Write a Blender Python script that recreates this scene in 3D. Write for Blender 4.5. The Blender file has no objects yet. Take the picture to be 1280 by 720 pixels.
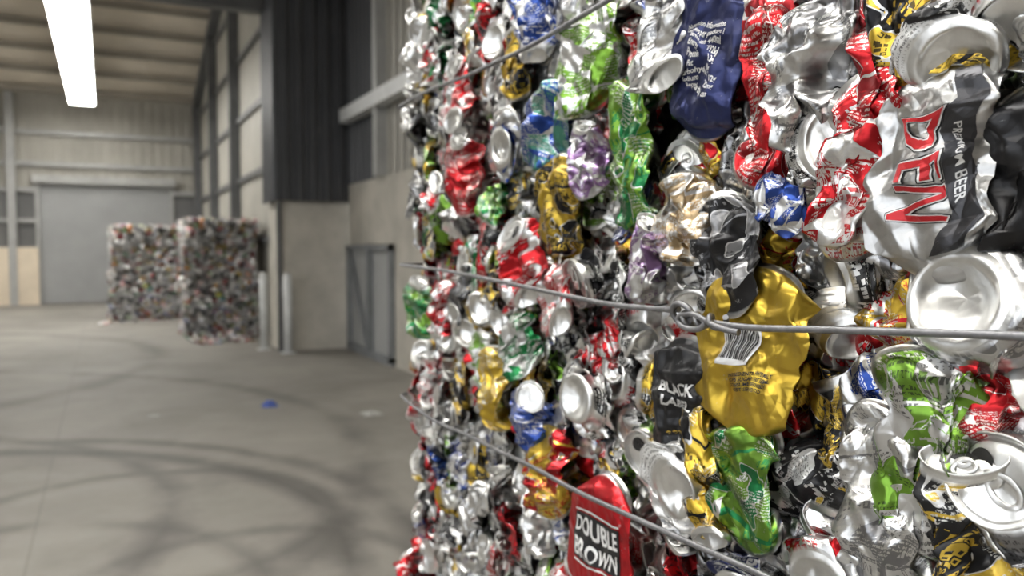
import bpy, bmesh, math, random
import numpy as np
from mathutils import Vector, Matrix

sc = bpy.context.scene
sc.view_settings.view_transform = 'Standard'
sc.view_settings.look = 'None'
sc.view_settings.exposure = 0.0
COL = sc.collection

# ------------------------------------------------------------------ helpers
def link(o, parent=None):
    COL.objects.link(o)
    if parent: o.parent = parent
    return o
def empty(name, loc=(0,0,0)):
    e = bpy.data.objects.new(name, None); e.location = loc; e.empty_display_size = .1
    return link(e)
def mesh_obj(name, verts, faces, mat=None, parent=None, smooth=False):
    me = bpy.data.meshes.new(name); me.from_pydata([tuple(v) for v in verts], [], faces); me.update()
    if mat: me.materials.append(mat)
    if smooth:
        for p in me.polygons: p.use_smooth = True
    return link(bpy.data.objects.new(name, me), parent)
def boxgeo(lo, hi):
    x0,y0,z0 = lo; x1,y1,z1 = hi
    v = [(x0,y0,z0),(x1,y0,z0),(x1,y1,z0),(x0,y1,z0),(x0,y0,z1),(x1,y0,z1),(x1,y1,z1),(x0,y1,z1)]
    f = [(0,3,2,1),(4,5,6,7),(0,1,5,4),(1,2,6,5),(2,3,7,6),(3,0,4,7)]
    return v, f
def boxes(name, lst, mat, parent=None, bevel=0.0):
    V=[];F=[]
    for lo,hi in lst:
        v,f = boxgeo(lo,hi); n=len(V); V+=v; F+=[tuple(i+n for i in q) for q in f]
    o = mesh_obj(name, V, F, mat, parent)
    if bevel:
        m = o.modifiers.new('bevel','BEVEL'); m.width=bevel; m.segments=2
    return o
def beam(name, a, b, w, h, mat, parent=None):
    a=Vector(a); b=Vector(b); d=(b-a); L=d.length
    v,f = boxgeo((-w/2,-h/2,0),(w/2,h/2,L))
    q = d.to_track_quat('Z','Y')
    return mesh_obj(name, [a+q@Vector(p) for p in v], f, mat, parent)

class NT:
    def __init__(s, name):
        s.m = bpy.data.materials.new(name); s.m.use_nodes=True
        s.t = s.m.node_tree; s.n=s.t.nodes; s.b = s.n['Principled BSDF']
    def new(s, typ, **kw):
        n = s.n.new(typ)
        for k,v in kw.items(): setattr(n,k,v)
        return n
    def L(s,a,b): s.t.links.new(a,b)
    def math(s, op, a, b=None, c=None, clamp=False):
        n = s.n.new('ShaderNodeMath'); n.operation=op; n.use_clamp=clamp
        for i,x in enumerate((a,b,c)):
            if x is None: continue
            if isinstance(x,(int,float)): n.inputs[i].default_value=x
            else: s.L(x,n.inputs[i])
        return n.outputs[0]
    def dot(s, a, d):
        n = s.n.new('ShaderNodeVectorMath'); n.operation='DOT_PRODUCT'; s.L(a,n.inputs[0]); n.inputs[1].default_value=d
        return n.outputs['Value']
    def mix(s, f, a, b, blend='MIX'):
        n = s.n.new('ShaderNodeMix'); n.data_type='RGBA'; n.blend_type=blend
        for sock,x in ((n.inputs[0],f),(n.inputs[6],a),(n.inputs[7],b)):
            if isinstance(x,(int,float)): sock.default_value=x
            elif isinstance(x,tuple): sock.default_value=(*x[:3],1)
            else: s.L(x,sock)
        return n.outputs[2]
    def noise(s, vec, scale, detail=3, rough=.5, dist=0):
        n = s.n.new('ShaderNodeTexNoise'); n.inputs['Scale'].default_value=scale
        n.inputs['Detail'].default_value=detail; n.inputs['Roughness'].default_value=rough
        n.inputs['Distortion'].default_value=dist
        if vec is not None: s.L(vec,n.inputs['Vector'])
        return n.outputs['Fac']
    def ramp(s, fac, a, b):
        n = s.n.new('ShaderNodeMapRange'); s.L(fac,n.inputs[0])
        n.inputs[1].default_value=a; n.inputs[2].default_value=b
        return n.outputs[0]

def simple(name, col, rough=.6, metal=0, var=.15, scale=3, bump=0, bscale=40):
    k = NT(name); tc = k.new('ShaderNodeTexCoord').outputs['Object']
    n = k.noise(tc, scale, 5, .6)
    c = k.mix(k.ramp(n,.3,.7), tuple(x*(1-var) for x in col), tuple(min(1,x*(1+var)) for x in col))
    k.L(c,k.b.inputs['Base Color'])
    k.b.inputs['Roughness'].default_value=rough; k.b.inputs['Metallic'].default_value=metal
    if bump:
        bn=k.new('ShaderNodeBump'); bn.inputs['Strength'].default_value=bump; bn.inputs['Distance'].default_value=.01
        k.L(k.noise(tc,bscale,4),bn.inputs['Height']); k.L(bn.outputs[0],k.b.inputs['Normal'])
    return k.m
def emis(name,col,st):
    k=NT(name); k.b.inputs['Base Color'].default_value=(*col,1)
    k.b.inputs['Emission Color'].default_value=(*col,1); k.b.inputs['Emission Strength'].default_value=st
    return k.m

# ------------------------------------------------------------------ room materials
M_clad_light = simple('cladding_light',(.35,.335,.295),.55,0,.12,1.2)
M_clad_far   = simple('cladding_far',(.345,.33,.29),.6,0,.15,.8)
M_clad_dark  = simple('cladding_dark',(.060,.062,.068),.45,.2,.2,1)
M_dark_band  = simple('cladding_mid',(.14,.14,.138),.5,.1,.2,1)
M_steel      = simple('painted_steel',(.34,.34,.33),.5,.1,.12,3)
M_steel_dark = simple('dark_steel',(.11,.112,.115),.5,.2,.2,3)
M_gate_frame = simple('gate_steel',(.20,.21,.22),.5,.2,.2,3)
M_conc       = simple('concrete_panel',(.43,.405,.355),.85,0,.18,2.2,.3,30)
M_beige      = simple('beige_block',(.64,.55,.43),.85,0,.1,2,.2,30)
M_roof       = simple('roof_lining',(.62,.56,.47),.7,0,.12,1)
M_purlin     = simple('purlin_steel',(.30,.275,.235),.6,.1,.1,2)
M_roller     = simple('roller_door_steel',(.34,.345,.345),.5,.1,.06,2)
M_white      = simple('white_painted_steel',(.60,.61,.61),.5,0,.1,6)
M_lamp       = emis('fluorescent_tube',(1.0,.98,.93),25)

def floor_mat():
    k=NT('concrete_floor'); tc=k.new('ShaderNodeTexCoord').outputs['Object']
    n1=k.noise(tc,.45,6,.62,.3); n2=k.noise(tc,5,6,.7); n3=k.noise(tc,1.1,5,.6,.3)
    c=k.mix(k.ramp(n1,.33,.68),(.178,.166,.148),(.275,.258,.230))
    c=k.mix(k.math('MULTIPLY',k.ramp(n3,.46,.70),.50),c,(.105,.098,.088))
    c=k.mix(k.math('MULTIPLY',k.ramp(n2,.45,.75),.22),c,(.40,.375,.34))
    sep=k.new('ShaderNodeSeparateXYZ'); k.L(tc,sep.inputs[0])
    X,Y=sep.outputs[0],sep.outputs[1]
    wob=k.math('MULTIPLY',k.math('SUBTRACT',n1,.5),.25)
    for cx,cy,r,w,a in ((-1.5,4.2,2.55,.15,.9),(-1.5,4.2,2.9,.13,.8),(-3.2,6.5,4.9,.18,.65),(-.6,3.6,1.2,.11,.65),(-4,12,4.6,.25,.6),(-2.4,5.0,2.7,.15,.7),(.1,4.6,1.0,.11,.7),(.5,3.4,.8,.1,.6)):
        dx=k.math('SUBTRACT',X,cx); dy=k.math('SUBTRACT',Y,cy)
        d=k.math('SQRT',k.math('ADD',k.math('MULTIPLY',dx,dx),k.math('MULTIPLY',dy,dy)))
        d=k.math('ABSOLUTE',k.math('ADD',k.math('SUBTRACT',d,r),wob))
        m=k.math('SUBTRACT',1.0,k.math('DIVIDE',d,w),clamp=True)
        m=k.math('MULTIPLY',m,k.math('MULTIPLY',k.ramp(n3,.30,.52),a))
        c=k.mix(m,c,(.080,.075,.068))
    j=k.math('COMPARE',X,-.35,.006); j2=k.math('COMPARE',k.math('FRACT',k.math('DIVIDE',k.math('ADD',Y,1.0),6.0)),.5,.0012)
    c=k.mix(k.math('MULTIPLY',k.math('MAXIMUM',j,j2),.4),c,(.11,.105,.10))
    k.L(c,k.b.inputs['Base Color'])
    rr=k.math('ADD',k.math('MULTIPLY',n2,.3),.5); k.L(rr,k.b.inputs['Roughness'])
    bn=k.new('ShaderNodeBump'); bn.inputs['Strength'].default_value=.25; bn.inputs['Distance'].default_value=.01
    k.L(n2,bn.inputs['Height']); k.L(bn.outputs[0],k.b.inputs['Normal'])
    return k.m

# ------------------------------------------------------------------ room shell
XL, XR, YB, YF = -9.0, 3.14, -9.0, 23.9
FX=2.45
EAVE=5.35; RY=9.0; RZ=EAVE+.31*(YF-RY)
def roofz(y): return EAVE+.31*(YF-y) if y>RY else RZ-.31*(RY-y)
boxes('floor',[((XL-.2,YB-.2,-.2),(XR+.25,YF+.2,0))],floor_mat())

def corrugated(name, p0, p1, z0, z1, pitch, depth, mat, parent=None, ztop=None, nrm=None):
    p0=Vector(p0);p1=Vector(p1); d=p1-p0; L=d.length; d.normalize(); n=Vector(nrm)
    pts=[]; s=0
    while s<L:
        for a,o in ((0,0),(.35,0),(.45,1),(.88,1),(.98,0)):
            q=s+a*pitch
            if q<=L: pts.append((q,o*depth))
        s+=pitch
    V=[];F=[]
    for q,o in pts:
        xy=p0+d*q+n*o
        zt = z1 if ztop is None else ztop(xy.y)
        V+= [(xy.x,xy.y,z0),(xy.x,xy.y,zt)]
    for i in range(len(pts)-1): F.append((2*i,2*i+2,2*i+3,2*i+1))
    return mesh_obj(name,V,F,mat,parent)

# far wall
wf = boxes('wall_far',[((XL,YF,0),(XR+.2,YF+.15,EAVE+.1))],M_clad_far)
corrugated('far_cladding',(XL,YF-.03),(FX,YF-.03),2.95,EAVE,.25,.012,M_clad_far,wf,nrm=(0,-1))
boxes('far_dark_band',[((XL,YF-.05,1.45),(-1.5,YF,2.9)),((1.7,YF-.05,0),(FX,YF,2.9))],M_dark_band,wf)
boxes('far_concrete_upstand',[((XL,YF-.25,0),(-1.5,YF-.001,1.47))],M_beige,wf)
boxes('far_girts',[((XL,YF-.16,z-.06),(FX,YF-.03,z+.06)) for z in (3.6,4.4)]+
      [((XL,YF-.16,2.88),(-1.55,YF-.03,3.0)),((1.72,YF-.16,2.88),(FX,YF-.03,3.0)),
       ((XL,YF-.16,2.1),(-1.55,YF-.05,2.2)),((1.72,YF-.16,1.4),(FX,YF-.05,1.5))],M_steel,wf)
boxes('far_posts',[((x-.09,YF-.3,0),(x+.09,YF-.03,EAVE)) for x in (-2.05,-5.6)],M_steel,wf)
beam('far_brace',(-2.05,YF-.2,4.3),(-3.3,YF-.2,5.3),.1,.1,M_steel,wf)

rd = empty('roller_door',(0,0,0))
slats=[]; z=0.02
while z<3.1:
    slats.append(((-1.45,YF-.10,z),(1.62,YF-.02,z+.072))); z+=.08
boxes('curtain_slats',slats,M_roller,rd,.008)
boxes('guides_and_hood',[((-1.55,YF-.16,0),(-1.45,YF-.01,3.12)),((1.62,YF-.16,0),(1.72,YF-.01,3.12)),((-1.6,YF-.32,3.1),(1.77,YF-.01,3.30))],M_steel,rd,.01)

# right wall, far part
wr = mesh_obj('wall_right_far',[(FX,12.35,0),(FX,YF,0),(FX,YF,EAVE),(FX,12.35,roofz(12.35)),
                            (FX+.15,12.35,0),(FX+.15,YF,0),(FX+.15,YF,EAVE),(FX+.15,12.35,roofz(12.35))],
              [(0,3,2,1),(4,5,6,7),(0,4,7,3),(1,2,6,5),(3,7,6,2),(0,1,5,4)],M_clad_light)
corrugated('right_far_cladding',(FX-.015,12.4),(FX-.015,YF),.0,5,.25,.01,M_clad_light,wr,ztop=lambda y:roofz(y)-.02,nrm=(-1,0))
boxes('trim_posts',[((FX-.22,y-.08,0),(FX-.03,y+.08,roofz(y)-.2)) for y in (16.6,20.0,23.5)],M_steel_dark)
boxes('trim_girts',[((FX-.09,12.4,zz-.05),(FX-.03,YF-.4,zz+.05)) for zz in (1.6,2.75,3.9,5.05)]+
      [((FX-.09,12.4,6.15),(FX-.03,20.8,6.25)),((FX-.09,12.4,7.25),(FX-.03,17.2,7.35))],M_steel_dark)
beam('trim_rafter',(FX-.12,YF-.1,EAVE-.12),(FX-.12,12.4,roofz(12.4)-.12),.2,.22,M_steel_dark)

# right wall, near part (bay next to the pier)
wn = boxes('wall_right',[((XR+.06,YB,0),(XR+.22,11.3,7.2))],M_clad_light)
corrugated('right_cladding',(XR+.06,YB),(XR+.06,10.2),2.35,7.2,.25,.025,M_clad_light,wn,nrm=(-1,0))
corrugated('right_cladding_dark',(XR+.05,10.2),(XR+.05,11.3),2.35,7.2,.19,.04,M_clad_dark,wn,nrm=(-1,0))
boxes('right_concrete_panel',[((XR,-8.9,1.5),(XR+.06,11.3,2.35)),((XR,-8.9,0),(XR+.06,9.3,1.5))],M_conc,wn)
boxes('right_rail',[((XR-.16,-8.9,3.2),(XR+.0,11.2,3.38))],M_white,wn)
boxes('right_posts',[((XR-.1,y-.08,2.35),(XR+.06,y+.08,7.2)) for y in (9.75,6.0,2.0,-2,-6)],M_steel,wn)
boxes('wall_right_upper',[((XR+.06,YB,7.21),(XR+.22,12.3,9.0))],M_clad_light)
gate = empty('steel_gate')
boxes('gate_sheet',[((XR+.0,9.35,.06),(XR+.03,11.25,1.46))],M_roller,gate)
boxes('gate_frame',[((XR-.06,9.3,.04),(XR,9.4,1.49)),((XR-.06,11.2,.04),(XR,11.28,1.49)),((XR-.06,9.3,1.42),(XR,11.28,1.49)),((XR-.06,9.3,.0),(XR,11.28,.1)),((XR-.07,10.2,.04),(XR,10.28,1.49))],M_gate_frame,gate)
beam('gate_brace',(XR-.04,11.2,1.4),(XR-.04,10.3,.1),.05,.06,M_gate_frame,gate)

boxes('wall_pier',[((2.2,11.4,0),(XR+.22,12.3,2.15))],M_conc)
pc = boxes('wall_pier_cladding',[((2.17,11.36,2.15),(XR+.05,12.3,8.7))],M_clad_dark)
corrugated('pier_cladding_front',(2.12,11.32),(XR+.04,11.32),2.10,8.7,.19,.045,M_clad_dark,pc,nrm=(0,-1))
corrugated('pier_cladding_side',(2.13,11.32),(2.13,12.32),2.10,8.7,.19,.03,M_clad_dark,pc,nrm=(-1,0))
boxes('trim_pier_angle',[((2.14,11.34,0),(2.195,11.42,2.09))],M_steel_dark)

# bollards
for i,(bx,by) in enumerate(((2.01,11.75),(2.235,11.2))):
    bm=bmesh.new(); bmesh.ops.create_cone(bm,cap_ends=True,segments=24,radius1=.055,radius2=.055,depth=1.05)
    bmesh.ops.translate(bm,verts=bm.verts,vec=(0,0,.525))
    r=bmesh.ops.create_uvsphere(bm,u_segments=24,v_segments=10,radius=.055); bmesh.ops.translate(bm,verts=r['verts'],vec=(0,0,1.05))
    r=bmesh.ops.create_cube(bm,size=1); bmesh.ops.scale(bm,verts=r['verts'],vec=(.18,.18,.012)); bmesh.ops.translate(bm,verts=r['verts'],vec=(0,0,.006))
    me=bpy.data.meshes.new('bollard'); bm.to_mesh(me); bm.free(); me.materials.append(M_white)
    for p in me.polygons: p.use_smooth=len(p.vertices)==4 and abs(p.normal.z)<.5
    o=bpy.data.objects.new('bollard',me); o.location=(bx,by,0); link(o)

# left wall with an unseen doorway added so cans catch daylight, back wall
wl = boxes('wall_left',[((XL-.15,YB,0),(XL,-4,8)),((XL-.15,5,0),(XL,YF,9.8)),((XL-.15,-4,4.8),(XL,5,9.8))],M_clad_light)
boxes('wall_back',[((XL,YB-.15,0),(XR+.2,YB,roofz(YB)+.1))],M_clad_light)
boxes('trim_added_doorway',[((XL,-4.15,0),(XL+.12,-4,4.95)),((XL,5,0),(XL+.12,5.15,4.95)),((XL,-4.15,4.8),(XL+.12,5.15,4.95))],M_steel_dark)

# roof
V=[(XL-.2,YF+.2,roofz(YF)),(XR+.25,YF+.2,roofz(YF)),(XR+.25,RY,RZ),(XL-.2,RY,RZ),(XR+.25,YB-.2,roofz(YB)),(XL-.2,YB-.2,roofz(YB))]
V+=[(x,y,z+.12) for x,y,z in V]
ceil = mesh_obj('ceiling',V,[(0,1,2,3),(3,2,4,5),(6,9,8,7),(9,11,10,8),(0,6,7,1),(5,4,10,11)],M_roof)
pl=[]
y=YF-.5
while y>YB:
    pl.append(((XL,y-.04,roofz(y)-.16),(XR,y+.04,roofz(y)-.02))); y-=1.0
boxes('purlins',pl,M_purlin,ceil)
boxes('tie_beam',[((XL,11.95,4.83),(2.10,12.2,5.2))],M_steel_dark,ceil)
beam('rafter_1',(-4.5,YF-.1,EAVE-.25),(-4.5,RY,RZ-.25),.16,.3,M_steel,ceil)

# luminaires
def luminaire(x,y0,y1,z,st=None):
    e=empty('fluorescent_light')
    n=max(1,round((y1-y0)/1.6)); L=(y1-y0)/n
    tubes=[];house=[];rods=[]
    for i in range(n):
        a=y0+i*L+.01; b=y0+(i+1)*L-.01
        house.append(((x-.28,a,z),(x+.28,b,z+.06)))
        tubes.append(((x-.265,a+.01,z-.05),(x+.265,b-.01,z-.002)))
        m=(a+b)/2; rods.append(((x-.008,m-.008,z+.06),(x+.008,m+.008,roofz(m)+.02)))
    boxes('housing',house,M_white,e); boxes('diffuser',tubes,M_lamp,e,.015); boxes('hanger_rods',rods,M_steel,e)
luminaire(-.40,12.6,22.4,5.0)
luminaire(-.5,-3.0,5.5,5.0)  # unseen row, added to brighten the foreground cans
luminaire(-5.2,-3.0,5.5,5.0)  # unseen side row, added for more light and can reflections
luminaire(-5.2,12.6,22.4,5.0)  # unseen far row, added to light the background

# world daylight entering through the added doorway
w=bpy.data.worlds.new('sky'); sc.world=w; w.use_nodes=True
w.node_tree.nodes['Background'].inputs[0].default_value=(.92,.96,1,1)
w.node_tree.nodes['Background'].inputs[1].default_value=2.4
pd=bpy.data.lights.new('added_doorway_portal','AREA'); pd.shape='RECTANGLE'; pd.size=9; pd.size_y=4.8; pd.cycles.is_portal=True
po=bpy.data.objects.new('added_doorway_portal',pd); po.location=(XL-.1,.5,2.4); po.rotation_euler=(math.radians(90),0,math.radians(-90)); link(po)

# ------------------------------------------------------------------ crushed cans
PAL = {
 'red':((.47,.018,.024),.85),'dred':((.24,.014,.018),.85),'green':((.17,.33,.045),.9),'dgreen':((.02,.18,.06),.85),
 'gold':((.60,.41,.055),.9),'navy':((.024,.031,.10),.7),'blue':((.03,.07,.30),.82),'black':((.016,.016,.018),.5),
 'white':((.70,.70,.70),.5),'silver':((.62,.62,.62),1.0),'purple':((.27,.16,.33),.92),'orange':((.65,.19,.03),.85),
 'teal':((.08,.25,.19),.88),'tan':((.50,.37,.22),.9),'grey':((.25,.25,.26),.95),'charcoal':((.055,.055,.06),1.6)}
WEI = [('silver',34),('red',16),('black',15),('gold',10),('green',7.5),('dgreen',4),('white',10),('dred',5),('blue',2.0),('navy',2.5),('purple',1.0),('orange',1.0),('teal',.8),('tan',2),('grey',10)]
WN=[a for a,b in WEI]; WP=np.array([b for a,b in WEI],float); WP/=WP.sum()
WEI2=dict(WEI); WEI2.update(silver=26,white=12,grey=26,black=34,red=4,dred=5,gold=4,green=4,dgreen=6,blue=2)
WP2=np.array([WEI2[a] for a in WN],float); WP2/=WP2.sum()
SEC={'red':['white','black','silver','white'],'dred':['white','gold','black'],'green':['white','dgreen','gold','black'],'dgreen':['white','silver','red'],
 'gold':['black','white','red'],'navy':['white','silver'],'blue':['white','silver','red'],'black':['white','red','gold','silver'],
 'white':['red','blue','black','green','silver'],'silver':['red','blue','black','grey','white','grey'],'purple':['silver','white'],'orange':['white','black'],
 'teal':['silver','blue'],'tan':['white','dred'],'grey':['silver','black']}

def can_grid(na, nb, H):
    bot=[(.05,10.5),(6,10.1),(11,9.0),(15.5,7.0),(19,4.3),(21.3,1.6),(22.6,.2),(23.5,-.1),(24.5,.4),(25.6,1.8),(27.5,4.5),(29.6,7.8),(31.6,11),(32.7,13.5)]
    top=[(32.6,H-16.5),(31.3,H-13),(29.2,H-9.5),(27.2,H-6.5),(26.3,H-4.5),(26.4,H-3.2),(27.2,H-2.4),(27.5,H-1.6),(27.2,H-.9),(26.5,H-.8),(25.9,H-1.6),(25.5,H-4.5),(25.0,H-7.0),(24.2,H-7.6),(23.4,H-7),(22.8,H-5.3),(21.8,H-4.9),(15,H-4.9),(7,H-4.9),(.05,H-4.9)]
    body=[(33.0,15+(H-34)*i/(nb-1)) for i in range(nb)]
    P=np.array(bot+body+top)
    r=np.repeat(P[:,0][:,None],na+1,1); z=np.repeat(P[:,1][:,None],na+1,1)
    th=np.linspace(-math.pi/2,1.5*math.pi,na+1)[None,:].repeat(len(P),0)
    nr=len(P)
    idx=np.arange(nr*(na+1)).reshape(nr,na+1)
    q=np.stack([idx[:-1,:-1],idx[:-1,1:],idx[1:,1:],idx[1:,:-1]],-1).reshape(-1,4)
    pm=((z>7.0)&(z<H-9)&(r>28.5)).astype(np.float32)
    return r.ravel(),th.ravel(),z.ravel(),q,pm.ravel()
_gc={}
def grid(na,nb,H):
    if (na,nb,H) not in _gc: _gc[(na,nb,H)]=can_grid(na,nb,H)
    return _gc[(na,nb,H)]
def sstep(x,a,b):
    t=np.clip((x-a)/(b-a),0,1); return t*t*(3-2*t)
def tri(x): return 4*np.abs(x-np.floor(x+.5))-1
def stiff(z,H): return sstep(z,7,18)*(1-sstep(z,H-20,H-7))

def make_deform(rg, kind, H, wid=1.3, fl=.3, comp=None, tilt=None, crease=1.0, size=1.0, twist=None):
    if kind=='flat':
        c = comp or rg.uniform(.58,.9)
        if tilt is None:
            t0 = -rg.uniform(.7,1.5) if rg.random()<.55 else rg.uniform(.3,1.3)
            t1 = rg.uniform(.7,1.5) if rg.random()<.55 else -rg.uniform(.3,1.3)
        else: t0,t1=tilt
        ef=rg.uniform(.45,.95)
        tw=rg.normal(0,.5) if twist is None else twist
        fw0,fw1=rg.uniform(.05,.16,2)
    else:
        c = comp or rg.uniform(.08,.20); wid=rg.uniform(.95,1.10); fl=rg.uniform(.75,1.0)
        t0,t1 = tilt or (0, rg.uniform(-.6,.6)); ef=rg.uniform(.85,1); tw=0; fw0=fw1=.2
    tz=np.linspace(-2,H+2,300)
    lo,hi=13,H-15
    sk0,sk1=rg.normal(0,.16,2)*min(1,crease) if kind=='flat' else (0,0)
    phi=t0*(1-sstep(tz,lo,lo+H*fw0))+t1*sstep(tz,hi-H*fw1,hi)
    comp_=1-(1-c)*sstep(tz,lo-2,lo+6)*(1-sstep(tz,hi-6,hi+2))
    dz=tz[1]-tz[0]
    cy=np.cumsum(-np.sin(phi)*comp_)*dz; cz=np.cumsum(np.cos(phi)*comp_)*dz
    mid=(tz>lo+10)&(tz<hi-10)
    if kind=='flat': cz-=cz.mean(); cy-=cy[mid].mean()
    K=[]
    base = [rg.uniform(45,80) for _ in range(2)]+[rg.uniform(22,36) for _ in range(3)]+([rg.uniform(14,18)] if kind=='flat' else [rg.uniform(8,14) for _ in range(3)])
    for lam in base:
        d=rg.normal(size=3); d[1]*=.35
        if kind!='flat': d=rg.normal(size=3)
        d/=np.linalg.norm(d)
        o=rg.normal(size=3)*np.array([.7,1,.5]) if kind=='flat' else rg.normal(size=3)*np.array([1,1,.5])
        o/=np.linalg.norm(o)
        K.append((lam,d,o,rg.uniform(0,1),rg.uniform(.07,.15)*lam*crease,rg.uniform(0,6.28)))
    FO=[]
    for _ in range(14 if kind=='flat' else 6):
        an=rg.uniform(0,math.pi); w_=rg.uniform(3.5,17)
        FO.append((math.cos(an),math.sin(an),rg.uniform(-28,28),rg.uniform(16,H-16),w_,rg.choice([-1,1])*w_*rg.uniform(.25,.65)*crease,rg.uniform(12,42),rg.normal(0,.45),rg.normal(0,.3)))
    dent=[(rg.uniform(-1,1,3)*np.array([20,20,4]),rg.uniform(8,16),rg.uniform(1,4)) for _ in range(3)]
    asym=rg.uniform(-.2,.2); wp1,wp2=rg.uniform(0,1,2); wa=rg.uniform(.05,.25)*min(1,crease); wl=rg.uniform(35,70)
    shear=rg.normal(0,.12)*min(1,crease)
    def f(r,th,z):
        b=sstep(z,3,14)*(1-sstep(z,H-16,H-5))
        cs,sn=np.cos(th),np.sin(th)
        x0=r*cs; y0=r*sn
        if kind=='flat':
            wz=(wid-1)*b*(1+asym*tri(z/90+wp2))-wa*b*(.5+.5*tri(z/wl+wp1))
            edge=np.abs(sn)**.55
            y=y0*(fl*b*edge+ef*(1-b))
        else:
            wz=(wid-1)*b; y=y0*(fl*b+ef*(1-b))
        x=x0*(1+wz)
        a_=tw*(z/H-.5)
        x,y=x*np.cos(a_)-y*np.sin(a_),x*np.sin(a_)+y*np.cos(a_)
        zs=z+ (sk0*x0*(1-z/H)+sk1*x0*(z/H))*stiff(z,H)
        ph=np.interp(zs,tz,phi); C=np.interp(zs,tz,cy); Z=np.interp(zs,tz,cz)
        P=np.stack([x+shear*(z-H/2)*b,C+y*np.cos(ph),Z+y*np.sin(ph)],-1)
        m=.10+.90*stiff(z,H)
        Q=np.stack([x0*1.1,y0*.5,z],-1)
        for lam,d,o,p,a,wp in K:
            t=(Q@d)/lam+p+.18*np.sin(Q[:,0]*.06+wp)+.18*np.sin(Q[:,2]*.05+wp*2)
            mm=m if lam>15 else np.clip(m-.08,0,1)
            P+= (a*tri(t)*mm)[:,None]*o[None,:]
        for ca,sa,cx,cz_,w_,h_,ln,ox,oz in FO:
            u=(x0-cx)*ca+(z-cz_)*sa; v=-(x0-cx)*sa+(z-cz_)*ca
            s=(1-np.clip(np.abs(u)/w_,0,1))*np.clip(1.3-np.abs(v)/ln,0,1)*h_*m
            P[:,1]+=s; P[:,0]+=s*ox; P[:,2]+=s*oz
        for cc,rad,am in dent:
            e=1-m
            dd=np.exp(-((x0-cc[0])**2+(y0-cc[1])**2)/(rad*rad))*am*e*np.where(z<H/2,1,-1)
            P[:,2]+=dd
        return P*.001*size
    return f

def rotm(ax,a): return np.array(Matrix.Rotation(a,3,ax))

class Acc:
    def __init__(s): s.v=[];s.q=[];s.c1=[];s.c2=[];s.f=[];s.uv=[];s.n=0
    def add(s,P,q,pm,c1,c2,met,did,uv):
        n=len(P); s.v.append(P.astype(np.float32)); s.q.append(q+s.n); s.n+=n
        o=np.ones((n,1),np.float32)
        s.c1.append(np.hstack([np.tile(np.array(c1,np.float32),(n,1)),o])); s.c2.append(np.hstack([np.tile(np.array(c2,np.float32),(n,1)),o]))
        s.f.append(np.stack([pm,np.full(n,met),np.full(n,did)],-1).astype(np.float32))
        s.uv.append(uv.astype(np.float32))
    def build(s,name,mat,parent=None):
        V=np.concatenate(s.v);Q=np.concatenate(s.q).astype(np.int32)
        me=bpy.data.meshes.new(name)
        me.vertices.add(len(V)); me.vertices.foreach_set('co',V.ravel())
        me.loops.add(Q.size); me.loops.foreach_set('vertex_index',Q.ravel())
        me.polygons.add(len(Q)); me.polygons.foreach_set('loop_start',np.arange(0,Q.size,4,dtype=np.int32))
        me.polygons.foreach_set('use_smooth',np.ones(len(Q),bool))
        me.update(calc_edges=True)
        for nm,arr,tp in (('c1',s.c1,'FLOAT_COLOR'),('c2',s.c2,'FLOAT_COLOR')):
            a=me.attributes.new(nm,tp,'POINT'); a.data.foreach_set('color',np.concatenate(arr).ravel())
        a=me.attributes.new('fx','FLOAT_VECTOR','POINT'); a.data.foreach_set('vector',np.concatenate(s.f).ravel())
        a=me.attributes.new('puv','FLOAT_VECTOR','POINT'); a.data.foreach_set('vector',np.concatenate(s.uv).ravel())
        me.materials.append(mat)
        print(name,len(V),'verts')
        return link(bpy.data.objects.new(name,me),parent)

WX=.4165
def pressed(x0,k=.28,seed=None,amp=1.0,cen=(0,0),nf=14):
    """baler platen presses everything in front of plane x0 nearly flat, leaving sharp folds; wires bite in"""
    rs=np.random.default_rng(seed)
    FO=[]
    for _ in range(nf):
        an=rs.uniform(0,math.pi); w_=rs.uniform(.0035,.016)
        FO.append((math.cos(an),math.sin(an),rs.uniform(-.035,.035),rs.uniform(-.05,.05),w_,rs.choice([-1,1])*w_*rs.uniform(.22,.55)*amp,rs.uniform(.012,.04)))
    tl=rs.normal(0,.10,2)*amp
    def g(P,mask=None):
        P=P.copy(); X=P[:,0]
        X=np.where(X<x0,x0+(X-x0)*k,X)
        if seed is not None:
            a=P[:,1]-cen[0]; b=P[:,2]-cen[1]
            s=np.zeros(len(P))
            for ca,sa,cx,cz_,w_,h_,ln in FO:
                u=(a-cx)*ca+(b-cz_)*sa; v=-(a-cx)*sa+(b-cz_)*ca
                s+=(1-np.clip(np.abs(u)/w_,0,1))*np.clip(1.3-np.abs(v)/ln,0,1)*h_
            mm=.12+.88*(mask if mask is not None else 1.0)
            X=X+s*mm+np.clip(a*tl[0]+b*tl[1],-.006,.006)
        for zw in (1.403,1.21,1.675):
            lim=WX+.0035-np.clip((np.abs(P[:,2]-zw)-.004)*1.0,0,.05)
            X=np.maximum(X,lim)
        P[:,0]=X; return P
    return g

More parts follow.
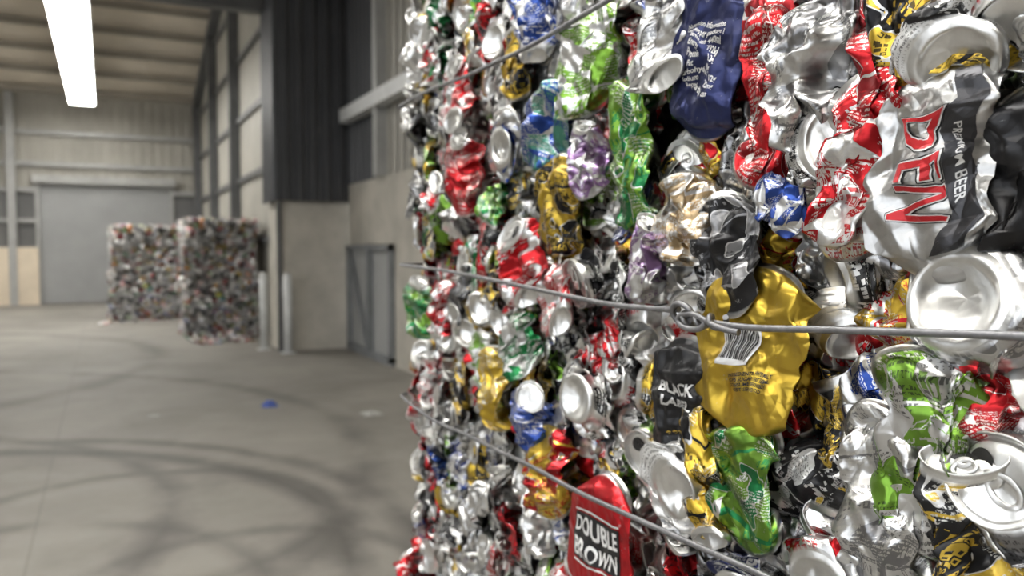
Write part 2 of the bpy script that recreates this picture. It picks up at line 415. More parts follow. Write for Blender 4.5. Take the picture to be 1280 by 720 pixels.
def text_geo(body, size, maxe=1.6, bold=0.0, xs=1.0):
    cu=bpy.data.curves.new('t','FONT'); cu.body=body; cu.size=size; cu.align_x='CENTER'; cu.align_y='CENTER'; cu.resolution_u=3; cu.offset=bold
    o=bpy.data.objects.new('t',cu); COL.objects.link(o)
    dg=bpy.context.evaluated_depsgraph_get(); me=bpy.data.meshes.new_from_object(o.evaluated_get(dg))
    bm=bmesh.new(); bm.from_mesh(me); bmesh.ops.triangulate(bm,faces=bm.faces)
    for _ in range(5):
        es=[e for e in bm.edges if e.calc_length()>maxe]
        if not es: break
        bmesh.ops.subdivide_edges(bm,edges=es,cuts=1); bmesh.ops.triangulate(bm,faces=[f for f in bm.faces if len(f.verts)>3])
    V=np.array([(v.co.x*xs,v.co.y) for v in bm.verts]); bm.verts.index_update()
    F=np.array([[v.index for v in f.verts] for f in bm.faces]); bm.free()
    bpy.data.objects.remove(o); bpy.data.meshes.remove(me); bpy.data.curves.remove(cu)
    return V,F
def rect_geo(x0,x1,y0,y1,st=1.0):
    nx=max(1,int((x1-x0)/st)+1); ny=max(1,int((y1-y0)/st)+1)
    gx,gy=np.meshgrid(np.linspace(x0,x1,nx+1),np.linspace(y0,y1,ny+1))
    idx=np.arange((nx+1)*(ny+1)).reshape(ny+1,nx+1)
    q=np.stack([idx[:-1,:-1],idx[:-1,1:],idx[1:,1:],idx[1:,:-1]],-1).reshape(-1,4)
    return np.stack([gx.ravel(),gy.ravel()],-1),q

PRINT=[]
def noclamp(P,mask=None): return P
def add_tab(acc,f,M,T,H,ang,opened,clampf):
    nu,nv=28,8
    U=np.linspace(0,2*math.pi,nu+1); Vv=np.linspace(0,2*math.pi,nv+1)
    for (cx,ax,ay,rt,zh) in ((7,9.5,7.0,1.7,1.9),(-1.5,3.6,3.6,2.4,1.5)):
        u,v=np.meshgrid(U,Vv,indexing='ij'); u=u.ravel();v=v.ravel()
        x=cx+(ax+rt*np.cos(v))*np.cos(u); y=(ay+rt*np.cos(v))*np.sin(u); z=H-4.9+zh+rt*.45*np.sin(v)
        ca,sa=math.cos(ang),math.sin(ang); x,y=x*ca-y*sa,x*sa+y*ca
        P=f(np.hypot(x,y),np.arctan2(y,x),z)@M.T+T
        P=clampf(P,np.zeros(len(P)))
        idx=np.arange((nu+1)*(nv+1)).reshape(nu+1,nv+1)
        q=np.stack([idx[:-1,:-1],idx[:-1,1:],idx[1:,1:],idx[1:,:-1]],-1).reshape(-1,4)
        acc.add(P,q,np.zeros(len(P)),(.8,.8,.8),(.8,.8,.8),1,.5,np.zeros((len(P),3)))
    if opened:
        rr=np.linspace(.05,1,5); U=np.linspace(0,2*math.pi,20)
        a,u=np.meshgrid(rr,U,indexing='ij'); a=a.ravel();u=u.ravel()
        x=-12.5+7.5*a*np.cos(u); y=9*a*np.sin(u); z=np.full_like(x,H-4.4)
        ca,sa=math.cos(ang),math.sin(ang); x,y=x*ca-y*sa,x*sa+y*ca
        P=clampf(f(np.hypot(x,y),np.arctan2(y,x),z)@M.T+T,np.zeros(len(x)))
        idx=np.arange(5*20).reshape(5,20)
        q=np.stack([idx[:-1,:-1],idx[:-1,1:],idx[1:,1:],idx[1:,:-1]],-1).reshape(-1,4)
        acc.add(P,q,np.ones(len(P)),(.01,.01,.01),(.01,.01,.01),0,.01,np.zeros((len(P),3)))  # mouth hole: near-black disc on the lid paints its inner shade

def put_can(acc, rg, kind, T, B, roll=0, yaw=0, pitch=0, key='silver', sec=None, H=120, na=64, nb=34,
            out='bottom', size=1, clampf=noclamp, texts=(), tabs=True, did=None, **kw):
    f=make_deform(rg,kind,H,size=size,**kw)
    r,th,z,q,pm=grid(na,nb,H)
    P=f(r,th,z)
    M=B@rotm('Y',roll)@rotm('Z',yaw)@rotm('X',pitch)
    if kind=='puck':
        if out=='bottom': M=M@rotm('X',math.pi/2)
        else: M=M@rotm('X',-math.pi/2)
        zoff=(P[:,2].min() if out=='bottom' else P[:,2].max())
        g=f; f=lambda r_,t_,z_,g=g,zo=zoff: g(r_,t_,z_)-np.array([0,0,zo])
        P=P-np.array([0,0,zoff])
    T=np.array(T,float)
    W=clampf(P@M.T+T, stiff(z,H))
    c1,met=PAL[key]; sec=sec or SEC[key][rg.integers(len(SEC[key]))]; c2=PAL[sec][0]
    j=rg.uniform(.8,1.15)
    d_=rg.uniform(0.03,1) if did is None else did
    acc.add(W,q,pm,[min(1,x*j) for x in c1],c2,met,d_,np.stack([th*33+60,z,np.zeros_like(z)],-1))
    if tabs and na>=60: add_tab(acc,f,M,T,H,rg.uniform(0,6.28),rg.random()<.5,clampf)
    for (geo,ox,oy,rot,ck,lift) in texts:
        V2,F2=geo; c,s=math.cos(rot),math.sin(rot)
        x=V2[:,0]*c-V2[:,1]*s+ox; y=V2[:,0]*s+V2[:,1]*c+oy
        Pt=f(np.full(len(x),33.1),math.pi/2+x/33.0/(kw.get('wid',1.3)),H/2+y)@M.T+T
        Pt=clampf(Pt,stiff(H/2+y,H))+B[:,1]*.00055*lift
        PRINT.append((Pt,F2,ck))

def can_material():
    k=NT('crushed_aluminium_can')
    def at(n): a=k.new('ShaderNodeAttribute'); a.attribute_name=n; return a
    c1=at('c1').outputs['Color']; c2=at('c2').outputs['Color']
    fx=k.new('ShaderNodeSeparateXYZ'); k.L(at('fx').outputs['Vector'],fx.inputs[0]); pm,met,did=fx.outputs
    puv=k.new('ShaderNodeSeparateXYZ'); k.L(at('puv').outputs['Vector'],puv.inputs[0]); U,V=puv.outputs[0],puv.outputs[1]
    cmb=k.new('ShaderNodeCombineXYZ'); k.L(U,cmb.inputs[0]); k.L(V,cmb.inputs[1]); k.L(k.math('MULTIPLY',did,900.0),cmb.inputs[2])
    big=k.noise(cmb.outputs[0],.034,1.5,.4,.4)
    bigm=k.math('GREATER_THAN',big,.56)
    edge=k.math('COMPARE',big,.56,.008)
    bands=k.math('MAXIMUM',k.math('COMPARE',V,24.0,1.4),k.math('COMPARE',V,92.0,1.0))
    base=k.mix(k.math('MAXIMUM',bigm,bands),c1,c2)
    base=k.mix(edge,base,(.6,.6,.6))
    row2=k.math('DIVIDE',V,15.0); f2=k.math('FRACT',row2)
    cb4=k.new('ShaderNodeCombineXYZ'); k.L(k.math('MULTIPLY',U,.22),cb4.inputs[0]); k.L(k.math('ADD',k.math('MULTIPLY',V,.14),k.math('MULTIPLY',k.math('FLOOR',row2),9.1)),cb4.inputs[1]); k.L(k.math('MULTIPLY',did,313.0),cb4.inputs[2])
    vg=k.new('ShaderNodeTexVoronoi'); vg.distance='CHEBYCHEV'; vg.feature='F1'; vg.inputs['Scale'].default_value=1.3; vg.inputs['Randomness'].default_value=.6; k.L(cb4.outputs[0],vg.inputs['Vector'])
    gl=k.math('COMPARE',vg.outputs['Distance'],.30,.10)
    gl=k.math('MULTIPLY',gl,k.math('COMPARE',f2,.5,.33))
    cb5=k.new('ShaderNodeCombineXYZ'); k.L(U,cb5.inputs[0]); k.L(V,cb5.inputs[1]); k.L(k.math('ADD',k.math('MULTIPLY',did,500.0),90.0),cb5.inputs[2])
    gl=k.math('MULTIPLY',gl,k.math('GREATER_THAN',k.noise(cb5.outputs[0],.03,0),.52))
    base=k.mix(k.math('MULTIPLY',gl,.9),base,k.mix(bigm,c2,c1))
    row=k.math('DIVIDE',V,2.5); fr=k.math('FRACT',row); rw=k.math('FLOOR',row)
    inline=k.math('COMPARE',fr,.5,.27)
    cb2=k.new('ShaderNodeCombineXYZ'); k.L(k.math('MULTIPLY',U,.9),cb2.inputs[0]); k.L(k.math('MULTIPLY',rw,7.3),cb2.inputs[1]); k.L(k.math('MULTIPLY',V,.6),cb2.inputs[2])
    dash=k.math('GREATER_THAN',k.noise(cb2.outputs[0],1.0,1),.5)
    cb3=k.new('ShaderNodeCombineXYZ'); k.L(U,cb3.inputs[0]); k.L(V,cb3.inputs[1]); k.L(k.math('ADD',k.math('MULTIPLY',did,700.0),50.0),cb3.inputs[2])
    reg=k.math('GREATER_THAN',k.noise(cb3.outputs[0],.04,0),.53)
    tm=k.math('MULTIPLY',k.math('MULTIPLY',inline,dash),k.math('MULTIPLY',reg,.75))
    base=k.mix(tm,base,k.mix(k.math('GREATER_THAN',did,.35),(.03,.03,.03),(.75,.75,.72)))
    tc=k.new('ShaderNodeTexCoord').outputs['Object']
    dirt=k.noise(tc,28,5,.65)
    alu=k.mix(k.ramp(dirt,.35,.75),(.80,.80,.79),(.56,.555,.54))
    plain=k.math('GREATER_THAN',did,.02)
    base=k.mix(plain,c1,base)
    scn=k.noise(tc,75,6,.75)
    sc_=k.math('GREATER_THAN',scn,.65)
    base=k.mix(k.math('MULTIPLY',sc_,k.math('MULTIPLY',k.math('GREATER_THAN',met,.1),.45)),base,(.5,.5,.5))
    base=k.mix(k.math('MULTIPLY',k.ramp(k.noise(tc,17,6,.7),.5,.75),.35),base,(.05,.045,.04))
    col=k.mix(pm,alu,base)
    k.L(col,k.b.inputs['Base Color'])
    k.L(k.math('ADD',k.math('MULTIPLY',pm,k.math('SUBTRACT',met,1.0)),1.0),k.b.inputs['Metallic'])
    k.L(k.math('ADD',k.math('MULTIPLY',dirt,.32),.18),k.b.inputs['Roughness'])
    wv=k.noise(tc,14,2,.5)
    hs=None
    for d,sca,am,wa in (((.8,.3,.52),60,.8,1.6),((-.3,.62,.72),90,.55,-2.0),((.25,-.85,.47),150,.32,1.8)):
        t=k.math('ADD',k.math('MULTIPLY',k.dot(tc,d),sca),k.math('MULTIPLY',wv,wa*3))
        p=k.math('MULTIPLY',k.math('PINGPONG',t,1.0),am)
        hs=p if hs is None else k.math('ADD',hs,p)
    hs=k.math('MULTIPLY',hs,k.math('MULTIPLY',k.ramp(k.noise(tc,24,2,.5),.36,.60),k.math('ADD',k.math('MULTIPLY',pm,.7),.3)))
    bn=k.new('ShaderNodeBump'); bn.inputs['Strength'].default_value=.6; bn.inputs['Distance'].default_value=.003
    k.L(hs,bn.inputs['Height']); k.L(bn.outputs[0],k.b.inputs['Normal'])
    return k.m
M_can=can_material()
def ink(key):
    c,m=PAL[key]; k=NT('ink_'+key); k.b.inputs['Base Color'].default_value=(*c,1); k.b.inputs['Metallic'].default_value=m*.5
    k.b.inputs['Roughness'].default_value=.32; return k.m
M_core=simple('bale_core_shadowed_metal',(.05,.05,.05),.5,.6,.5,60,.8,90)  # dark base colour stands in for shade in gaps between cans
M_wire=simple('baling_wire',(.22,.22,.23),.45,.8,.3,60)

def basis(n,up):
    n=np.array(n,float);up=np.array(up,float); return np.stack([np.cross(n,up),n,up],-1)
B_L=basis((-1,0,0),(0,0,1))

# ------------------------------------------------------------------ foreground bale
BX0,BX1=.44,1.46; BY0,BY1=.10,1.21; BZ0,BZ1=.95,2.05
bale=empty('can_bale')
acc=Acc(); rg=np.random.default_rng(11)
tx=text_geo
N0=.004
HB=(-1.4,1.4)   # both ends folded back out of sight
heroes=[
 (.306,1.497,'flat','silver',(.038,.050),dict(dx=-.004,sec='white',did=N0,roll=.10,yaw=.1,comp=.72,wid=1.2,fl=.3,tilt=HB,crease=.65,na=150,nb=110,H=160,twist=.1,
    texts=[(rect_geo(12,36,-62,62),0,0,0,'charcoal',.8),(tx('DEN',44,1.6,xs=1.0,bold=2.0),-7,0,math.pi/2*3,'black',1.0),(tx('DEN',44,1.6,xs=1.0,bold=1.2),-7,0,math.pi/2*3,'white',1.9),(tx('DEN',44,1.6,xs=1.0,bold=.2),-7,0,math.pi/2*3,'red',2.8),
    (tx('PREMIUM BEER',9,1.6,bold=.1),22,0,math.pi/2*3,'silver',1.8)])),
 (.263,1.490,'flat','black',(.022,.04),dict(dx=.008,sec='grey',did=N0,roll=-.35,yaw=-.2,comp=.8,crease=1.0,tilt=HB)),
 (.291,1.421,'puck','silver',(.042,.038),dict(out='bottom',size=1.2,yaw=-.1,pitch=.0,tilt=(0,.2),crease=.6)),
 (.455,1.372,'flat','gold',(.058,.042),dict(pamp=.6,sec='gold',did=N0,roll=-.12,yaw=.05,comp=.95,wid=1.5,fl=.4,tilt=(-1.1,1.3),crease=.7,na=150,nb=100,size=1.12,twist=.1,
    texts=[(rect_geo(-17,14,-12,14),-8,2,.15,'white',1.3)]+[(rect_geo(-15+i*1.8,-15+i*1.8+(.6+.6*((i*7)%3)/2),-8,12),-8,2,.15,'black',2.4) for i in range(15)]+
          [(tx('INGREDIENTS WATER MALT\nHOPS SUGAR YEAST 330ML\nCONSUME RESPONSIBLY\nBEST SERVED COLD',3.8,1.6,bold=.1),20,-20,.15,'black',1.6)])),
 (.458,1.270,'flat','green',(.036,.042),dict(sec='dgreen',did=.52,roll=.03,yaw=0,comp=.8,wid=1.15,fl=.3,tilt=HB,crease=.8,na=110,nb=70,twist=.1,
    texts=[(tx('FRESH LIME\nSODA 355ML',5,1.6,bold=.1),0,-14,0,'black',1.6),(tx('PLEASE\nRECYCLE',4,1.6,bold=.1),4,12,0,'white',1.6)])),
 (.307,1.325,'flat','green',(.022,.055),dict(dx=-.003,sec='silver',did=.31,roll=.12,yaw=.3,comp=1.05,wid=.9,fl=.4,crease=1.0,na=110,nb=70,tilt=HB,twist=.7)),
 (.338,1.288,'flat','silver',(.026,.045),dict(sec='grey',roll=.15,yaw=.15,comp=.95,wid=1.0,crease=.8,na=110,nb=70,tilt=HB)),
 (.507,1.602,'flat','navy',(.044,.056),dict(pamp=.5,sec='navy',did=N0,roll=-.30,yaw=.1,comp=1.05,wid=1.25,fl=.3,crease=.5,na=150,nb=100,tilt=HB,twist=.1,
    texts=[(tx('Nutrition Information\nServings per package 1\nServing size 440ml\nEnergy        792kJ\nProtein       1.3g\nFat           0g\nCarbohydrate  12g\nSodium        22mg\nRecycle this can',5.8,1.6,bold=.12),0,0,0,'white',1.9)])),
 (.440,1.565,'flat','red',(.018,.065),dict(sec='dred',roll=.0,yaw=.65,comp=1.2,wid=.75,fl=.3,crease=1.0,na=110,nb=70,tilt=HB,twist=.8)),
 (.609,1.535,'flat','green',(.030,.075),dict(sec='dgreen',did=.44,roll=.03,yaw=.1,comp=1.05,wid=.95,fl=.3,crease=.8,H=160,na=110,nb=80,tilt=HB,twist=.2,
    texts=[(tx('CRISP',20,1.6,bold=.3,xs=.8),0,-20,-math.pi/2,'dgreen',1.6)])),
 (.744,1.489,'flat','gold',(.04,.046),dict(sec='black',roll=-.15,yaw=.15,comp=.9,wid=1.2,crease=.9,tilt=HB)),
 (.765,1.583,'flat','teal',(.048,.046),dict(sec='blue',did=.6,roll=-.2,yaw=.0,comp=.9,wid=1.4,fl=.4,crease=.8,tilt=HB)),
 (.875,1.571,'puck','silver',(.032,.036),dict(out='bottom',yaw=-.1)),
 (.700,1.294,'puck','silver',(.032,.036),dict(out='bottom',yaw=.1)),
 (.378,1.522,'puck','silver',(.026,.036),dict(out='bottom',yaw=.5,tilt=(0,.5))),
 (.383,1.218,'puck','silver',(.032,.03),dict(out='bottom',yaw=-.2,pitch=-.3)),
 (.536,1.243,'puck','white',(.028,.032),dict(out='bottom',yaw=.3)),
 (.262,1.330,'puck','silver',(.03,.032),dict(dx=-.006,out='top',yaw=-.1,pitch=.3)),
 (.697,1.421,'puck','silver',(.032,.034),dict(dx=-.008,out='top',yaw=-.1,pitch=.2)),
 (.256,1.568,'puck','silver',(.03,.03),dict(dx=-.004,out='top',yaw=.1,pitch=-.3)),
 (.290,1.553,'puck','white',(.03,.024),dict(dx=-.004,out='bottom',yaw=.3,pitch=-.6)),
 (.823,1.432,'flat','red',(.035,.035),dict(sec='white',roll=.5,yaw=.1,comp=.7)),
 (.750,1.395,'flat','red',(.03,.03),dict(sec='white',roll=.9,yaw=.2,comp=.7,size=.85)),
 (.648,1.160,'flat','red',(.066,.050),dict(pamp=.3,dx=-.006,sec='red',did=N0,roll=.05,comp=.9,wid=1.55,fl=.35,crease=.25,na=160,nb=110,tilt=HB,size=1.12,twist=.05,
    texts=[(rect_geo(-41,41,-22,24),0,0,0,'black',1.0),(tx('DOUBLE\nBROWN',23,1.6,bold=.6,xs=.85),0,0,0,'white',2.6),(rect_geo(-41,41,26,28),0,0,0,'white',1.3),(rect_geo(-41,41,-26,-24),0,0,0,'white',1.3)])),
 (.306,1.592,'flat','gold',(.035,.025),dict(sec='black',roll=1.2,yaw=.1,comp=.9,tilt=HB)),
 (.344,1.560,'flat','red',(.018,.045),dict(sec='dred',did=.4,roll=-.2,yaw=.6,comp=1.05,wid=.8,tilt=HB)),
 (.905,1.270,'flat','gold',(.025,.05),dict(sec='gold',roll=.05,yaw=.5,comp=1.0,wid=.8,tilt=HB)),
 (.692,1.640,'flat','green',(.03,.055),dict(sec='white',roll=.0,yaw=.4,comp=.95,tilt=HB)),
 (.428,1.482,'flat','blue',(.020,.020),dict(sec='white',did=.5,roll=.9,yaw=.1,comp=.7,size=.5,tilt=HB)),
 (.532,1.318,'flat','black',(.028,.05),dict(sec='white',did=N0,roll=0,yaw=.1,comp=1.0,wid=1.0,crease=.6,na=110,nb=70,tilt=HB,twist=.2,
    texts=[(tx('* * * * *',9,1.6,bold=.4),0,-28,0,'gold',1.8),(tx('BLACK\nLABEL',12,1.6,bold=.4),0,8,0,'silver',2.0)])),
 (.480,1.445,'flat','black',(.03,.032),dict(sec='grey',roll=.3,comp=.8,size=.85)),
 (.504,1.265,'flat','gold',(.012,.05),dict(sec='black',roll=0,yaw=.9,comp=.95,wid=.7)),
 (.538,1.474,'flat','tan',(.028,.036),dict(sec='white',roll=-.2,yaw=.3,comp=.8,size=.85,tilt=HB)),
 (.585,1.440,'flat','purple',(.016,.026),dict(sec='silver',roll=.1,yaw=.9,size=.7)),
 (.690,1.540,'flat','purple',(.016,.026),dict(sec='silver',roll=.1,yaw=.9,size=.65)),
 (1.16,1.355,'flat','dgreen',(.03,.045),dict(sec='green',yaw=.4)),
 (.835,1.335,'flat','dgreen',(.03,.03),dict(sec='white',roll=.8,yaw=.3,size=.85)),
 (1.00,1.55,'flat','red',(.03,.045),dict(sec='dred',yaw=.4)),
 (1.02,1.66,'flat','red',(.03,.045),dict(sec='white',yaw=.2,roll=.3)),
 (1.08,1.36,'flat','red',(.03,.045),dict(sec='white',yaw=.5)),
 (.268,1.283,'flat','black',(.025,.035),dict(sec='gold',roll=.3,yaw=.5,comp=.9,wid=.9)),
 (.800,1.714,'flat','blue',(.03,.04),dict(sec='white',yaw=.3)),
 (.800,1.255,'flat','blue',(.02,.035),dict(sec='blue',yaw=.5,roll=.1,size=.8)),
 (.357,1.500,'flat','red',(.012,.045),dict(sec='white',yaw=.9,roll=-.1,comp=.9)),
 (.281,1.366,'flat','red',(.016,.016),dict(dx=.006,sec='dred',yaw=.4,roll=.5,size=.5)),
 (.770,1.20,'flat','red',(.03,.035),dict(sec='gold',yaw=.2,roll=.4)),
 (.400,1.57,'flat','silver',(.016,.05),dict(sec='grey',yaw=.6,roll=.1,crease=1.2)),
 (.560,1.64,'flat','silver',(.02,.05),dict(sec='grey',yaw=.6,roll=.1)),
]
hero_pts=[]
for hi,(Y,z,kind,key,ext,kw) in enumerate(heroes):
    kw=dict(kw); kw.setdefault('na',96); kw.setdefault('nb',54); dx=kw.pop('dx',0)
    x=BX0-.010+dx+ (0 if kind=='flat' else -.006)
    amp=kw.pop('pamp',.75 if kw.get('texts') else 1.1)
    put_can(acc,np.random.default_rng(100+hi),kind,(x,Y,z),B_L,key=key,clampf=pressed(.4305+dx,.25,hi+1,amp,(Y,z),20),**kw)
    hero_pts.append((Y,z,ext[0],ext[1]))
HP=np.array(hero_pts)

def poisson(rg,a0,a1,b0,b1,da,db,tries=9000,avoid=None):
    pts=[]
    for _ in range(tries):
        p=(rg.uniform(a0,a1),rg.uniform(b0,b1))
        if avoid is not None:
            if (((avoid[:,0]-p[0])/avoid[:,2])**2+((avoid[:,1]-p[1])/avoid[:,3])**2).min()<1: continue
        if pts:
            A=np.array(pts)
            if (((A[:,0]-p[0])/da)**2+((A[:,1]-p[1])/db)**2).min()<1: continue
        pts.append(p)
    return pts
def in_view(Y,z):
    t=.195+.891*Y
    return Y>.17 and 1.45-.41*t-.05<z<1.45+.31*t+.05
pts=poisson(rg,BY0,BY1,BZ0,BZ1,.027,.045,12000,HP)
nh=0
for i,(Y,z) in enumerate(pts):
    hi=in_view(Y,z); near=Y<.6
    if hi: na,nb=(88,48) if near else (60,32)
    else: na,nb=24,10
    nh+=hi
    e=(((HP[:,0]-Y)/(HP[:,2]+.028))**2+((HP[:,1]-z)/(HP[:,3]+.045))**2).min()
    deep=.018 if e<1 else 0
    cl=pressed(.4325+deep+rg.uniform(-.005,.020),.22,1000+i,1.0,(Y,z))
    u=rg.random()
    if u<.29:
        put_can(acc,rg,'puck',(BX0-.008+deep+rg.uniform(-.006,.014),Y,z),B_L,roll=rg.uniform(0,6),yaw=rg.normal(0,.42),pitch=rg.normal(0,.38),
                key=WN[rg.choice(len(WN),p=WP)],na=na,nb=nb,out='bottom' if rg.random()<.6 else 'top',clampf=cl,crease=rg.uniform(.6,1.0),size=rg.uniform(.82,.97))
    elif u<.62:
        put_can(acc,rg,'flat',(BX0+deep+rg.uniform(-.002,.014),Y,z),B_L,roll=rg.normal(0,.22),yaw=rg.choice([-1,1])*rg.normal(1.15,.3),pitch=rg.normal(0,.2),
                key=WN[rg.choice(len(WN),p=WP)],na=na,nb=nb,clampf=cl,wid=rg.uniform(.8,1.25),fl=rg.uniform(.16,.32),crease=rg.uniform(.8,1.2),size=rg.uniform(.75,.95),tilt=(rg.uniform(-.9,.9),rg.uniform(-.9,.9)),comp=rg.uniform(.7,1.0))
    else:
        put_can(acc,rg,'flat',(BX0+deep+rg.uniform(-.004,.014),Y,z),B_L,roll=rg.normal(0,.4) if rg.random()<.8 else rg.uniform(0,3),yaw=rg.normal(0,.5),pitch=rg.normal(0,.25),
                key=WN[rg.choice(len(WN),p=WP)],na=na,nb=nb,clampf=cl,wid=rg.uniform(.8,1.3),fl=rg.uniform(.2,.38),crease=rg.uniform(.8,1.3),size=rg.uniform(.7,.95),H=120 if rg.random()<.88 else 160)
print('front cans',len(pts),'hi',nh)
for (Y,z) in poisson(rg,BY0,BY1,BZ0+.02,BZ1-.02,.045,.06,5000):
    put_can(acc,rg,'flat',(BX0+.045,Y,z),B_L,roll=rg.uniform(0,3),yaw=rg.normal(0,.8),key=WN[rg.choice(len(WN),p=WP)],na=36,nb=18,clampf=pressed(.462,.2),tabs=False)

def fill_face(acc,rg,n,up,origin,ua,ub,la,lb,da=.052,db=.062,na=22,nb=8,jit=.008,wp=None):
    B=basis(n,up); ua=np.array(ua,float); ub=np.array(ub,float); o=np.array(origin,float); wp=WP if wp is None else wp
    for a,b in poisson(rg,0,la,0,lb,da,db,4500):
        T=o+a*ua+b*ub+np.array(n)*rg.uniform(-.012,jit)
        kind='puck' if rg.random()<.2 else 'flat'
        put_can(acc,rg,kind,T,B,roll=rg.uniform(0,3),yaw=rg.normal(0,.6),pitch=rg.normal(0,.3),key=WN[rg.choice(len(WN),p=wp)],na=na,nb=nb,
                out='bottom' if rg.random()<.5 else 'top',tabs=False)
fill_face(acc,rg,(0,1,0),(0,0,1),(BX0+.035,BY1-.01,BZ0),(1,0,0),(0,0,1),BX1-BX0-.035,BZ1-BZ0,na=30,nb=14)
fill_face(acc,rg,(0,-1,0),(0,0,1),(BX0+.035,BY0,BZ0),(1,0,0),(0,0,1),BX1-BX0-.035,BZ1-BZ0)
fill_face(acc,rg,(0,0,1),(0,1,0),(BX0+.035,BY0,BZ1),(1,0,0),(0,1,0),BX1-BX0-.035,BY1-BY0)
acc.build('crushed_cans',M_can,bale)
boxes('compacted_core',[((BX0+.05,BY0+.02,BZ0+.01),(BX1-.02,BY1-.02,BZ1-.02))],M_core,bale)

V=[];F=[];mi=[];mats=[]
for P,Fc,ck in PRINT:
    if ck not in mats: mats.append(ck)
    n=len(V); V+=P.tolist(); F+=[tuple(int(i)+n for i in f) for f in Fc]; mi+=[mats.index(ck)]*len(Fc)
po_=mesh_obj('printed_labels',V,F,None,bale)
for ck in mats: po_.data.materials.append(ink(ck))
po_.data.polygons.foreach_set('material_index',mi)

def wire(name,pts,rad,parent,cyclic=False,mat=None):
    cu=bpy.data.curves.new(name,'CURVE'); cu.dimensions='3D'; cu.bevel_depth=rad; cu.bevel_resolution=4; cu.resolution_u=6; cu.use_fill_caps=True
    sp=cu.splines.new('NURBS'); sp.points.add(len(pts)-1)
    for p,q in zip(sp.points,pts): p.co=(*q,1)
    sp.order_u=3; sp.use_endpoint_u=not cyclic; sp.use_cyclic_u=cyclic
    cu.materials.append(mat or M_wire)
    return link(bpy.data.objects.new(name,cu),parent)
def around(front):
    z0=front[0][2]; z1=front[-1][2]
    far=[(.43,1.245,z0),(.50,1.262,z0),(.9,1.262,z0),(1.42,1.262,z0),(1.51,1.22,z0),(1.51,.7,z0)]
    near=[(1.51,.7,z1),(1.51,.1,z1),(1.42,.045,z1),(.9,.045,z1),(.5,.045,z1),(.43,.055,z1)]
    return far[::-1],near[::-1]
mid=[(WX+.006,1.22,1.423),(WX,1.12,1.421),(WX,1.04,1.420),(WX,.90,1.413),(WX,.767,1.406),(WX,.64,1.398),(WX-.001,.56,1.3975),(WX-.002,.515,1.400)]
mid2=[(WX-.002,.505,1.3935),(WX-.002,.47,1.3925),(WX-.001,.434,1.392),(WX,.376,1.3965),(WX,.307,1.401),(WX,.25,1.405),(WX,.16,1.407),(WX+.008,.08,1.408)]
fa,_=around(mid); _,ne=around(mid2)
R=.0025
wire('bale_wire_1a',fa+mid,R,bale); 
wire('bale_wire_1b',mid2+ne[::-1],R,bale)
loop=[(WX-.004-.003*math.sin(a),.508+.012*math.cos(a),1.397+.0085*math.sin(a)) for a in np.linspace(.3,2*math.pi+.6,26)]
wire('wire_knot_loop',[(WX-.002,.53,1.399)]+loop,R,bale)
loop2=[(WX-.006,.495+.016*math.cos(a),1.392+.006*math.sin(a)) for a in np.linspace(2.2,2.2+2*math.pi,22)]
wire('wire_knot_loop_2',loop2+[(WX-.006,.462,1.389),(WX-.003,.445,1.388)],R,bale)
tw=[(WX-.002+.0046*math.cos(a*3.2*math.pi*2),.512-.05*a,1.3935+.0046*math.sin(a*3.2*math.pi*2)) for a in np.linspace(0,1,50)]
wire('wire_knot_twist',tw,R*.9,bale)
for j,zw in enumerate((1.21,1.675)):
    rr=np.random.default_rng(j)
    fr=[(WX+.006,1.22,zw)]+[(WX+rr.uniform(-.001,.001),y_,zw+rr.uniform(-.003,.003)+.006*math.sin(y_*5)) for y_ in np.linspace(1.13,.14,12)]+[(WX+.008,.08,zw)]
    fa,ne=around(fr)
    wire('bale_wire_%d'%(j+2),fa+fr+ne[::-1],R,bale)

# ------------------------------------------------------------------ generic bale (coarse cans) for stacks
LX,LY,LZ=1.02,1.13,.93
acc2=Acc(); rg2=np.random.default_rng(5)
for n,up,o,ua,ub,la,lb in (((-1,0,0),(0,0,1),(0,0,.03),(0,1,0),(0,0,1),LY,LZ-.05),((1,0,0),(0,0,1),(LX,0,.03),(0,1,0),(0,0,1),LY,LZ-.05),
    ((0,-1,0),(0,0,1),(0,0,.03),(1,0,0),(0,0,1),LX,LZ-.05),((0,1,0),(0,0,1),(0,LY,.03),(1,0,0),(0,0,1),LX,LZ-.05),((0,0,1),(0,1,0),(0,0,LZ-.02),(1,0,0),(0,1,0),LX,LY)):
    fill_face(acc2,rg2,n,up,o,ua,ub,la,lb,jit=.03,wp=WP2)
ph=rg2.uniform(0,6,6)
for a in acc2.v:
    a[:,2]=np.maximum(a[:,2],0.002)
    a[:,0]+=.03*np.sin(a[:,2]*6+ph[0]+a[:,1]*3); a[:,1]+=.03*np.sin(a[:,2]*5+ph[1]+a[:,0]*4)
tmp=acc2.build('coarse_cans',M_can)
coarse_me=tmp.data; bpy.data.objects.remove(tmp)
def coarse_bale(loc,rotz=0,sc_=(1,1,1)):
    e=empty('can_bale',loc); e.rotation_euler=(0,0,rotz); e.scale=sc_
    link(bpy.data.objects.new('crushed_cans',coarse_me),e)
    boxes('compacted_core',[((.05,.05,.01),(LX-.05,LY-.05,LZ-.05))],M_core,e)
    for i,zz in enumerate((.22,.46,.7)):
        wire('bale_wire_%d'%(i+1),[(-.04,-.04,zz),(LX/2,-.045,zz),(LX+.04,-.04,zz),(LX+.045,LY/2,zz),(LX+.04,LY+.04,zz),(LX/2,LY+.045,zz),(-.04,LY+.04,zz),(-.045,LY/2,zz)],.0025,e,True)
    return e
coarse_bale((.47,.09,0))
coarse_bale((.13,17.7,0),0,(1.32,1,1)); coarse_bale((1.5,18.86,.96),math.pi,(1.3,1,1))
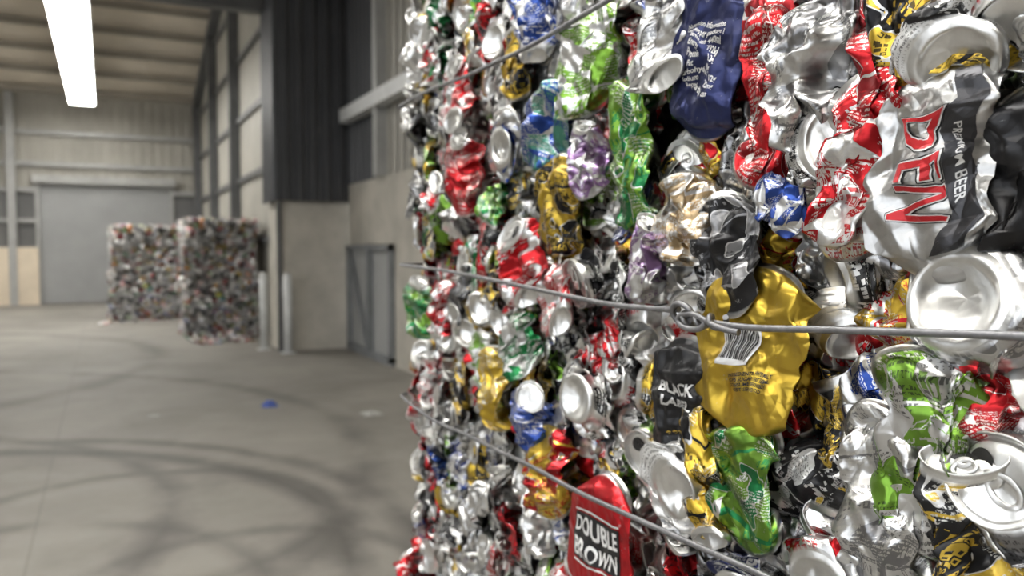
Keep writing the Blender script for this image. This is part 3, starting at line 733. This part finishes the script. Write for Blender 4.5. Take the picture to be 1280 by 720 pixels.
coarse_bale((1.17,13.75,0),0,(1.04,1,1)); coarse_bale((2.26,14.92,.96),math.pi-.02,(1.04,1,1.02))

# loose cans on floor and scraps
acc3=Acc()
rg3=np.random.default_rng(9); Bu=basis((0,0,1),(0,1,0))
for i in range(110):
    x=1.75+rg3.normal(0,.28); y=13.3-abs(rg3.normal(0,.36))
    if x>2.05: x=rg3.uniform(1.5,2.05)
    put_can(acc3,rg3,'flat',(x,y+.2,.028+max(0,rg3.uniform(-.05,.09))*max(0,min(1,(y-12.9)*3))),Bu,roll=rg3.uniform(0,6),key=WN[rg3.choice(len(WN),p=WP)],na=24,nb=10,tabs=False)
for i in range(16):
    x=rg3.uniform(-.1,1.1); y=17.4-abs(rg3.normal(0,.3))
    put_can(acc3,rg3,'flat',(x,y,.028),Bu,roll=rg3.uniform(0,6),key=WN[rg3.choice(len(WN),p=WP)],na=24,nb=10,tabs=False)
for a in acc3.v: a[:,2]=np.maximum(a[:,2],.001)
acc3.build('loose_crushed_cans',M_can)
def scrap(name,loc,s,col,seed):
    rs=np.random.default_rng(seed); n=14
    V=[];F=[]
    for i in range(n):
        for j in range(n):
            x=(i/(n-1)-.5)*s[0]*(1+.2*math.sin(j)); y=(j/(n-1)-.5)*s[1]*(1+.2*math.cos(i*1.3))
            e=max(0,1-(2*abs(i/(n-1)-.5))**2)*max(0,1-(2*abs(j/(n-1)-.5))**2)
            V.append((x,y,.002+e*s[2]*(.4+.6*rs.random())))
    for i in range(n-1):
        for j in range(n-1): F.append((i*n+j,(i+1)*n+j,(i+1)*n+j+1,i*n+j+1))
    o=mesh_obj(name,V,F,simple(name+'_mat',col,.5,0,.1,10)); o.location=loc; return o
scrap('crumpled_blue_bag',(1.32,7.5,0),(.13,.17,.06),(.05,.09,.32),1)
scrap('paper_scrap',(2.05,6.75,0),(.16,.2,.02),(.38,.38,.36),2)
scrap('paper_scrap',(.35,7.5,0),(.08,.06,.012),(.36,.36,.34),3)

# ------------------------------------------------------------------ camera
cd=bpy.data.cameras.new('camera'); cam=bpy.data.objects.new('camera',cd); link(cam)
cam.location=(0,0,1.45); cam.rotation_euler=(math.radians(90-2.87),0,math.radians(-27))
cd.lens=28.1; cd.sensor_width=36; cd.clip_start=.02; cd.clip_end=200
cd.dof.use_dof=True; cd.dof.focus_distance=.52; cd.dof.aperture_fstop=7.5
sc.camera=cam
